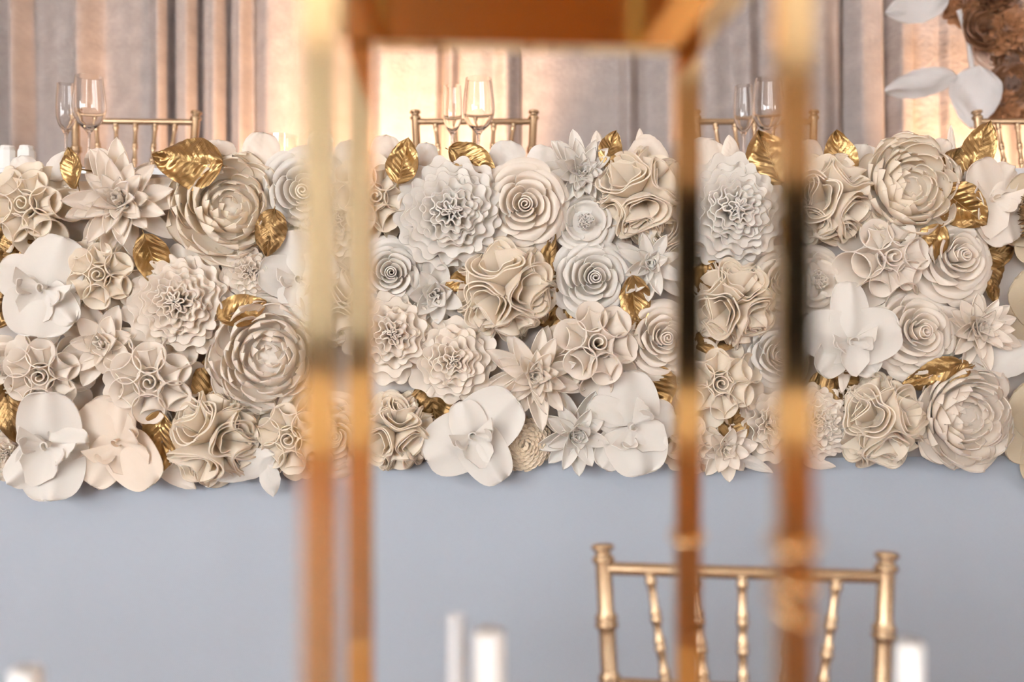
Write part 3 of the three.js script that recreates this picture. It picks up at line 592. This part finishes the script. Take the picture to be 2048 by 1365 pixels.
{
  const t = setGlass('glass_tumbler', lathe([[0.0001, 0], [0.036, 0], [0.037, 0.004], [0.04, 0.088], [0.0392, 0.0884], [0.0385, 0.088], [0.0356, 0.01], [0.0001, 0.008]], 40), 'short straight tumbler beside the wide pale post', 'glass', 562, 2.74);
  t.position.y = TABLE_Y;
}
for (const [px, label] of [[15, 'small white faceted jar nearest the photo edge above the flowers'], [53, 'small white faceted jar, the inner one of the two above the flowers']]) {
  const o = thing('ceramic_jar', label, 'jar'), p = at(px, 0, 2.72); o.position.set(p.x, TABLE_Y, p.z);
  const g = lathe([[0.0001, 0], [0.021, 0], [0.0235, 0.003], [0.0235, 0.052], [0.019, 0.060], [0.0001, 0.060]], 9).toNonIndexed(); g.computeVertexNormals();
  mesh('body', g, ceramic, o); const l = mesh('lid', lathe([[0.0001, 0.060], [0.019, 0.060], [0.019, 0.064], [0.0165, 0.0665], [0.0001, 0.0665]], 9).toNonIndexed(), ceramic, o); l.geometry.computeVertexNormals();
}

// ---------------------------------------------------------------- chairs
function chair(name, label, topY, width, group) {            // back at local z = 0, seat towards +z
  const o = thing(name, label, 'chair', group), h = topY, w = width / 2, wb = w * 0.86, sy = 0.45 * topY / 0.95;
  const xa = (y) => lerp(wb, w, max(0, (y - sy) / (h - sy))), za = (y) => -0.05 * max(0, (y - sy) / (h - sy));
  for (const s of [-1, 1]) {
    mesh('back_post', bamboo(V(s * wb, 0, 0), V(s * wb, sy, 0), 0.0125, [0.25, 0.5, 0.75]), chairGold, o);
    mesh('back_post', bamboo(V(s * wb, sy, 0), V(s * w, h, za(h)), 0.0125, [0.3, 0.58, 0.76], 1), chairGold, o);
    mesh('front_leg', bamboo(V(s * w, 0, 0.38), V(s * w, sy - 0.02, 0.37), 0.0125, [0.25, 0.5, 0.75]), chairGold, o);
    mesh('side_stretcher', rod(V(s * wb, 0.2, 0), V(s * w, 0.2, 0.38), 0.008), chairGold, o);
  }
  const y1 = h - 0.036, y2 = h - 0.2;
  for (const [y, r] of [[y1, 0.0098], [y2, 0.009], [sy + 0.1, 0.009]]) mesh('back_rail', rod(V(-xa(y), y, za(y)), V(xa(y), y, za(y)), r, 12), chairGold, o);
  for (let i = 0; i < 5; i++) { const t = (i + 1) / 6 * 2 - 1; mesh('spindle', bamboo(V(t * xa(sy) * 0.72, sy + 0.1, za(sy + 0.1)), V(t * xa(y1), y1, za(y1)), 0.0064, [0.2, 0.4, 0.55, 0.68, 0.8, 0.96]), chairGold, o); }
  mesh('front_stretcher', rod(V(-w, 0.24, 0.38), V(w, 0.24, 0.38), 0.008), chairGold, o);
  mesh('seat', new RoundedBoxGeometry(2 * w + 0.01, 0.035, 0.4, 2, 0.012).translate(0, sy, 0.185), chairGold, o);
  return o;
}
const CH = 3.12;
for (const [px, label, turn] of [
  [274, 'gold bamboo-style chair behind the first pair of glasses by grey drapes', 3],
  [949, 'gold bamboo-style chair behind the second pair of glasses by the brightest drape', 0],
  [1508, 'gold bamboo-style chair behind the glasses between the two dark posts', 0],
  [2072, 'gold bamboo-style chair under the copper flowers, cut by the photo edge', 0],
]) { const p = at(px, 0, CH), c = chair('banquet_chair', label, (682.5 - 221) / F * CH + EYE - STAGE_Y, 0.372); c.position.set(p.x, STAGE_Y, p.z + 0.05); c.rotation.y = R(turn); }
{
  const hgt = EYE - (1107 - 682.5) / F * 1.41, c = chair('banquet_chair', 'blurred gold bamboo-style chair in front of the grey cloth, back to the flowers', hgt, 0.405);
  const p = at(1490, 0, 1.4); c.position.set(p.x, 0, p.z); c.rotation.y = R(-8);
}

// ---------------------------------------------------------------- guest table, candles and the mirror-gold stand
{
  const t = thing('guest_table', 'round white-clothed guest table below the frame holding the stand and candles', 'table');
  t.position.set(0, 0, -0.74);
  mesh('tablecloth', lathe([[0.0001, 0.74], [0.52, 0.74], [0.545, 0.735], [0.555, 0.715], [0.562, 0.54], [0.565, 0.52], [0.560, 0.52], [0.55, 0.71], [0.0001, 0.735]], 48), std(rgb(0.50, 0.27, 0.09), 0.6), t);
  mesh('pedestal', lathe([[0.0001, 0], [0.28, 0], [0.28, 0.03], [0.05, 0.06], [0.05, 0.7], [0.2, 0.72], [0.0001, 0.733]], 24), blackMetal, t);
}
for (const [px, ytop, d, r, label] of [[978, 1262, 0.98, 0.0155, 'tallest-looking white pillar candle blurred below the middle'], [52, 1338, 0.96, 0.0155, 'white pillar candle blurred at the bottom near the photo corner'], [1820, 1285, 0.98, 0.0135, 'white pillar candle blurred right of the front chair']]) {
  const o = thing('pillar_candle', label, 'candle'), p = at(px, 0, d), top = EYE - (ytop - 682.5) / F * d; o.position.set(p.x, 0.74, p.z);
  mesh('wax', lathe([[0.0001, 0], [r, 0], [r, top - 0.74 - 0.003], [r * 0.85, top - 0.74], [0.0001, top - 0.742]], 24), wax, o);
  mesh('wick', rod(V(0, top - 0.744, 0), V(0.0005, top - 0.734, 0), 0.0007, 6), blackMetal, o);
}
{
  const o = thing('glass_tube', 'faint slim frosted glass tube beside the middle pillar candle', 'vase'), p = at(913, 0, 1.15), h = EYE - (1230 - 682.5) / F * 1.15 - 0.74;
  o.position.set(p.x, 0.74, p.z); mesh('tube', lathe([[0.0001, 0], [0.011, 0], [0.0115, 0.004], [0.0105, h], [0.0095, h + 0.0004], [0.0092, h], [0.0098, 0.006], [0.0001, 0.005]], 28), std(rgb(0.95, 0.96, 0.97), 0.5, 0, { transmission: 0.6, thickness: 0 }), o);
}
{
  const o = thing('flower_stand', 'tall open gold mirror-metal stand of four square posts blurred right in front', 'stand');
  o.position.set(0.0215, 0.74, -0.76); o.rotation.y = R(3.7);
  const h = 0.75, t = 0.0255, a = 0.148, b = 0.14;
  const postMat = mirrorGold;
  for (const [x, z] of [[-a, b], [a, b], [-a, -b], [a, -b]]) {
    const p = mesh('post', new THREE.BoxGeometry(0.0225, h - 0.02, 0.011).translate(0, h / 2, 0), postMat, o); p.position.set(x, 0, z);
  }
  for (const y of [0.0125, h - 0.0125]) {
    for (const z of [b, -b]) mesh('crossbar', new THREE.BoxGeometry(2 * a - t, 0.025, t).translate(0, y, z), postMat, o);
    for (const x of [a, -a]) mesh('crossbar', new THREE.BoxGeometry(t, 0.025, 2 * b - t).translate(x, y, 0), postMat, o);
  }
  mesh('top_plate', new THREE.BoxGeometry(2 * a + t + 0.006, 0.006, 2 * b + t + 0.006).translate(0, h + 0.003, 0), postMat, o);
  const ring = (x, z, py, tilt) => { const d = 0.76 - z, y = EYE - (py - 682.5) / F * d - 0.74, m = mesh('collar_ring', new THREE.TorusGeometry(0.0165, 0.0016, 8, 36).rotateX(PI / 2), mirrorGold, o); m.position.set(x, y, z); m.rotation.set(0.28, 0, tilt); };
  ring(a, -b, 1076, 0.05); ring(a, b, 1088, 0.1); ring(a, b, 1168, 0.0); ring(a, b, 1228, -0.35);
}

// ---------------------------------------------------------------- copper flower cluster and big paper leaves beside the far chair
{
  const brown = std(rgb(0.15, 0.065, 0.03), 0.5), coppery = std(rgb(0.33, 0.15, 0.07), 0.42), blush = std(rgb(0.72, 0.52, 0.40), 0.6);
  const pole = mesh('arch_pole', new THREE.TubeGeometry(new THREE.CatmullRomCurve3([V(2.05, STAGE_Y, -3.5), V(1.96, 1.6, -3.5), V(1.86, 2.1, -3.5), V(1.74, 2.5, -3.5), V(1.66, 3.0, -3.5)]), 30, 0.022, 10), oldGold);
  tag(pole, 'curved bronze pole that carries the copper flowers and big white leaves', 'pole');
  const list = [
    [1930, 8, 40, 1, 'coppery flower at the top of the cluster, nearest the big top leaf'], [1985, -6, 46, 0, 'dark brown flower cut by the upper photo border'], [2038, 12, 42, 2, 'pale blush flower in the upper corner of the cluster'],
    [1962, 58, 38, 0, 'brown flower under the topmost coppery one'], [2012, 62, 44, 1, 'coppery flower in the upper middle of the cluster'], [2056, 78, 40, 0, 'dark brown flower at the photo edge, upper cluster'],
    [1984, 104, 34, 2, 'pale blush flower on the bright side of the cluster'], [2026, 118, 36, 0, 'brown flower in the middle of the cluster'], [2052, 140, 34, 1, 'coppery flower at the photo edge, mid cluster'],
    [2026, 168, 40, 0, 'round dark flower with a deep centre, lower cluster'], [2052, 204, 36, 1, 'coppery flower low at the photo edge'], [2004, 212, 34, 1, 'lowest coppery flower just above the far chair'],
  ];
  for (const [px, py, r, m, label] of list) {
    const d = 3.42 + rr(-0.03, 0.03), o = thing('copper_flower', label, 'flower');
    [gardenia, carnation][(px + m) % 2](o, [brown, coppery, blush][m], ...((px + m) % 2 ? [7, 0.06, 0.8] : []));
    o.position.copy(at(px, py, d)); o.scale.setScalar(r * 1.15 / F * d); o.rotation.set(rr(-0.3, 0.3), rr(-0.5, 0.2), 0);
    const s = mesh('stem', rod(V(0, 0, 0), V(1.0, 0.3, -0.9), 0.05, 6), brown, o);
  }
  const paper = std(rgb(0.74, 0.71, 0.69), 0.7, 0, { transmission: 0.3, thickness: 0 });
  for (const [px, py, L, W, deg, pitch, yaw, label, px2, py2] of [
    [1832, 12, 150, 74, 200, -8, 8, 'big white paper leaf cut by the upper photo border', 1900, -14],
    [1838, 168, 156, 62, 190, 18, 10, 'big white paper leaf pointing away from the copper flowers', 1915, 160],
    [1948, 196, 128, 108, -98, -4, -8, 'big white paper leaf hanging tip down by the far chair', 1930, 150],
  ]) {
    const d = 3.38, o = thing('paper_leaf', label, 'paper leaf'), k = d / F;
    const b = mesh('blade', leafGeo(L * k, W * k, 0.12, 0.55, 0.25, 0.8), paper, o); b.rotation.z = R(deg - 90);
    o.position.copy(at(px, py, d)); o.rotation.set(R(pitch), R(yaw), 0);
    const q = at(px2, py2, d).sub(o.position); mesh('stalk', rod(q, q.clone().add(V(0.14, 0.02, -0.06)), 0.004, 6), paper, o);
  }
  const s = mesh('pale_stalk', new THREE.TubeGeometry(new THREE.CatmullRomCurve3([at(1918, 20, 3.4), at(1936, 80, 3.4), at(1950, 150, 3.4), at(2010, 190, 3.45)]), 20, 0.009, 8), paper);
  tag(s, 'pale stem rising between the copper flowers and the hanging white leaf', 'stem');
}

// ---------------------------------------------------------------- crushed velvet drapes, folds read off the photograph
{
  // pairs: fold crest, fold bottom (pixels at the drape's depth), with how far the crest stands out
  const CD = 3.95, plan = [[-260, 0], [-200, 1], [-120, 0], [-60, 1], [8, 0], [34, 1], [62, 0], [120, .45], [150, .55], [163, 1], [205, 0], [300, .5], [328, 1], [346, 0], [366, .9], [386, 1], [402, .05], [420, .8], [440, 1], [459, .1], [474, .8], [490, 1], [506, .35], [545, .9], [600, .7], [660, 1], [700, .3], [735, .2], [770, .9], [830, .55], [875, .8], [884, .1], [904, .9], [916, .2], [960, .45], [985, .3], [1010, 1], [1040, .35], [1110, .6], [1170, .55], [1232, .4], [1252, 1], [1276, .2], [1296, .15], [1338, .75], [1372, .4], [1420, .6], [1462, .3], [1490, .95], [1520, .25], [1560, .7], [1600, .3], [1640, .9], [1676, .45], [1692, .05], [1724, .8], [1762, .75], [1776, .1], [1800, .95], [1818, .9], [1828, .15], [1880, .45], [1894, .85], [1940, .9], [1962, .3], [2010, .8], [2050, .3], [2100, 1], [2160, 0], [2230, 1], [2310, 0]];
  const X = plan.map(([p]) => (p - 1024) / F * CD);
  const zAt = (x) => { let k = 0; while (k < X.length - 2 && X[k + 1] < x) k++; const t = max(0, min(1, (x - X[k]) / (X[k + 1] - X[k]))); return lerp(plan[k][1], plan[k + 1][1], t * t * (3 - 2 * t)); };
  const cuts = [[-260, 508, 'grey-rose crushed velvet drape with deep narrow folds behind the first chair'], [512, 1040, 'velvet drape glowing orange and white behind the second chair'], [1044, 1690, 'pale rose velvet drape behind the chair between the dark posts'], [1694, 2310, 'peach velvet drape behind the white paper leaves and copper flowers']];
  for (const [a, b, label] of cuts) {
    const xa = (a - 1024) / F * CD, xb = (b - 1024) / F * CD, n = Math.round((b - a) / 3.2);
    const g = sheet(n, 24, (u, v) => {
      const x = lerp(xa, xb, u), y = lerp(STAGE_Y + 0.003, 3.9, 1 - v), dx = 0.012 * sin(y * 1.7 + x * 2) + 0.01 * N(x * 2, y * 0.9, 2);
      return V(x, y, -CD - 0.055 + 0.105 * zAt(x + dx * 0.5) + 0.006 * N(x * 6, y * 2.2, 7));
    }, 0.004);
    const u = g.attributes.uv; for (let i = 0; i < u.count; i++) u.setXY(i, g.attributes.position.getX(i) / 0.8, g.attributes.position.getY(i) / 0.8);
    tag(mesh('velvet_drape', g, velvet), label, 'curtain');
  }
  const r = mesh('curtain_rail', rod(V(-2.7, 3.91, -CD), V(2.7, 3.91, -CD), 0.02, 12), blackMetal);
  tag(r, 'black rail that carries the velvet drapes, above the frame', 'rail');
  for (const x of [-2.6, 0, 2.6]) { const p = mesh('rail_hanger', rod(V(x, 3.93, -CD), V(x, H, -CD), 0.012, 8), blackMetal); tag(p, ['thin black rod hanging the curtain rail above the first chair', 'thin black rod hanging the curtain rail over the middle of the drapes', 'thin black rod hanging the curtain rail above the copper flowers'][x < 0 ? 0 : x ? 2 : 1], 'hanger'); }
}

// black drape on the far side of the room, mirrored by the stand's dark posts
{
  const g = sheet(120, 2, (u, v) => V(lerp(1.2, 6.4, u), lerp(0.66, 3.1, v), 10.05 + 0.05 * sin(u * 110)), 0.01);
  tag(mesh('black_drape', g, blackDrape), 'black drape on the far wall behind the photographer', 'curtain');
  tag(mesh('wood_pelmet', box(5.4, 1.3, 0.16, 3.8, 3.75, 10.1), std(rgb(0.16, 0.085, 0.035), 0.6)), 'dark brown wooden pelmet above the black drape behind the photographer', 'pelmet');
}

{ const o = thing('bar_counter', 'dark-topped counter along the far wall behind the photographer', 'counter');
  mesh('top', box(3.2, 0.4, 0.4, -0.6, 1.05, 9.9), std(rgb(0.05, 0.035, 0.025), 0.5), o); mesh('base', box(3.1, 0.85, 0.34, -0.6, 0.425, 9.92), tanPanel, o); }
// ---------------------------------------------------------------- warm uplighters on the stage, hidden by the flowers
for (const [px, d, y, tx, ty, pow_, ang, label] of [
  [835, 3.45, 1.25, 845, 200, 26, 36, 'warm uplighter on the stage aimed at the brightest drape'],
  [640, 3.42, 1.25, 470, 150, 12, 44, 'warm uplighter on the stage aimed across the folds of the first drape'],
  [1996, 3.62, 1.25, 1990, 190, 26, 38, 'warm uplighter on the stage aimed at the drape by the copper flowers'],
]) {
  const o = thing('stage_uplight', label, 'lamp'), p = at(px, 0, d); o.position.set(p.x, STAGE_Y, p.z);
  const tgt = at(tx, ty, 3.95), top = V(0, y - STAGE_Y, 0), dir = tgt.clone().sub(V(p.x, y, p.z)).normalize();
  mesh('stand_post', rod(V(0, 0, 0), V(0, y - STAGE_Y - 0.04, 0), 0.012, 8), blackMetal, o);
  mesh('foot', lathe([[0.0001, 0], [0.11, 0], [0.11, 0.012], [0.0001, 0.014]], 24), blackMetal, o);
  const head = mesh('housing', new THREE.CylinderGeometry(0.05, 0.045, 0.09, 24), blackMetal, o); head.position.copy(top).addScaledVector(dir, -0.05); head.quaternion.setFromUnitVectors(V(0, 1, 0), dir);
  const lens = mesh('lens', new THREE.CylinderGeometry(0.042, 0.042, 0.004, 24), std(rgb(0.9, 0.7, 0.5), 0.4, 0, { emissive: rgb(1, 0.55, 0.24), emissiveIntensity: 6 }), o); lens.position.copy(top); lens.quaternion.copy(head.quaternion);
  const L = new THREE.SpotLight(rgb(1, 0.6, 0.34), pow_, 0, R(ang), 0.9, 2); L.castShadow = true; L.shadow.radius = 2; L.name = 'uplight_beam';
  L.position.copy(top).addScaledVector(dir, 0.012); L.target.position.copy(top).addScaledVector(dir, 1); o.add(L, L.target);
}
renderer.render(scene, camera);
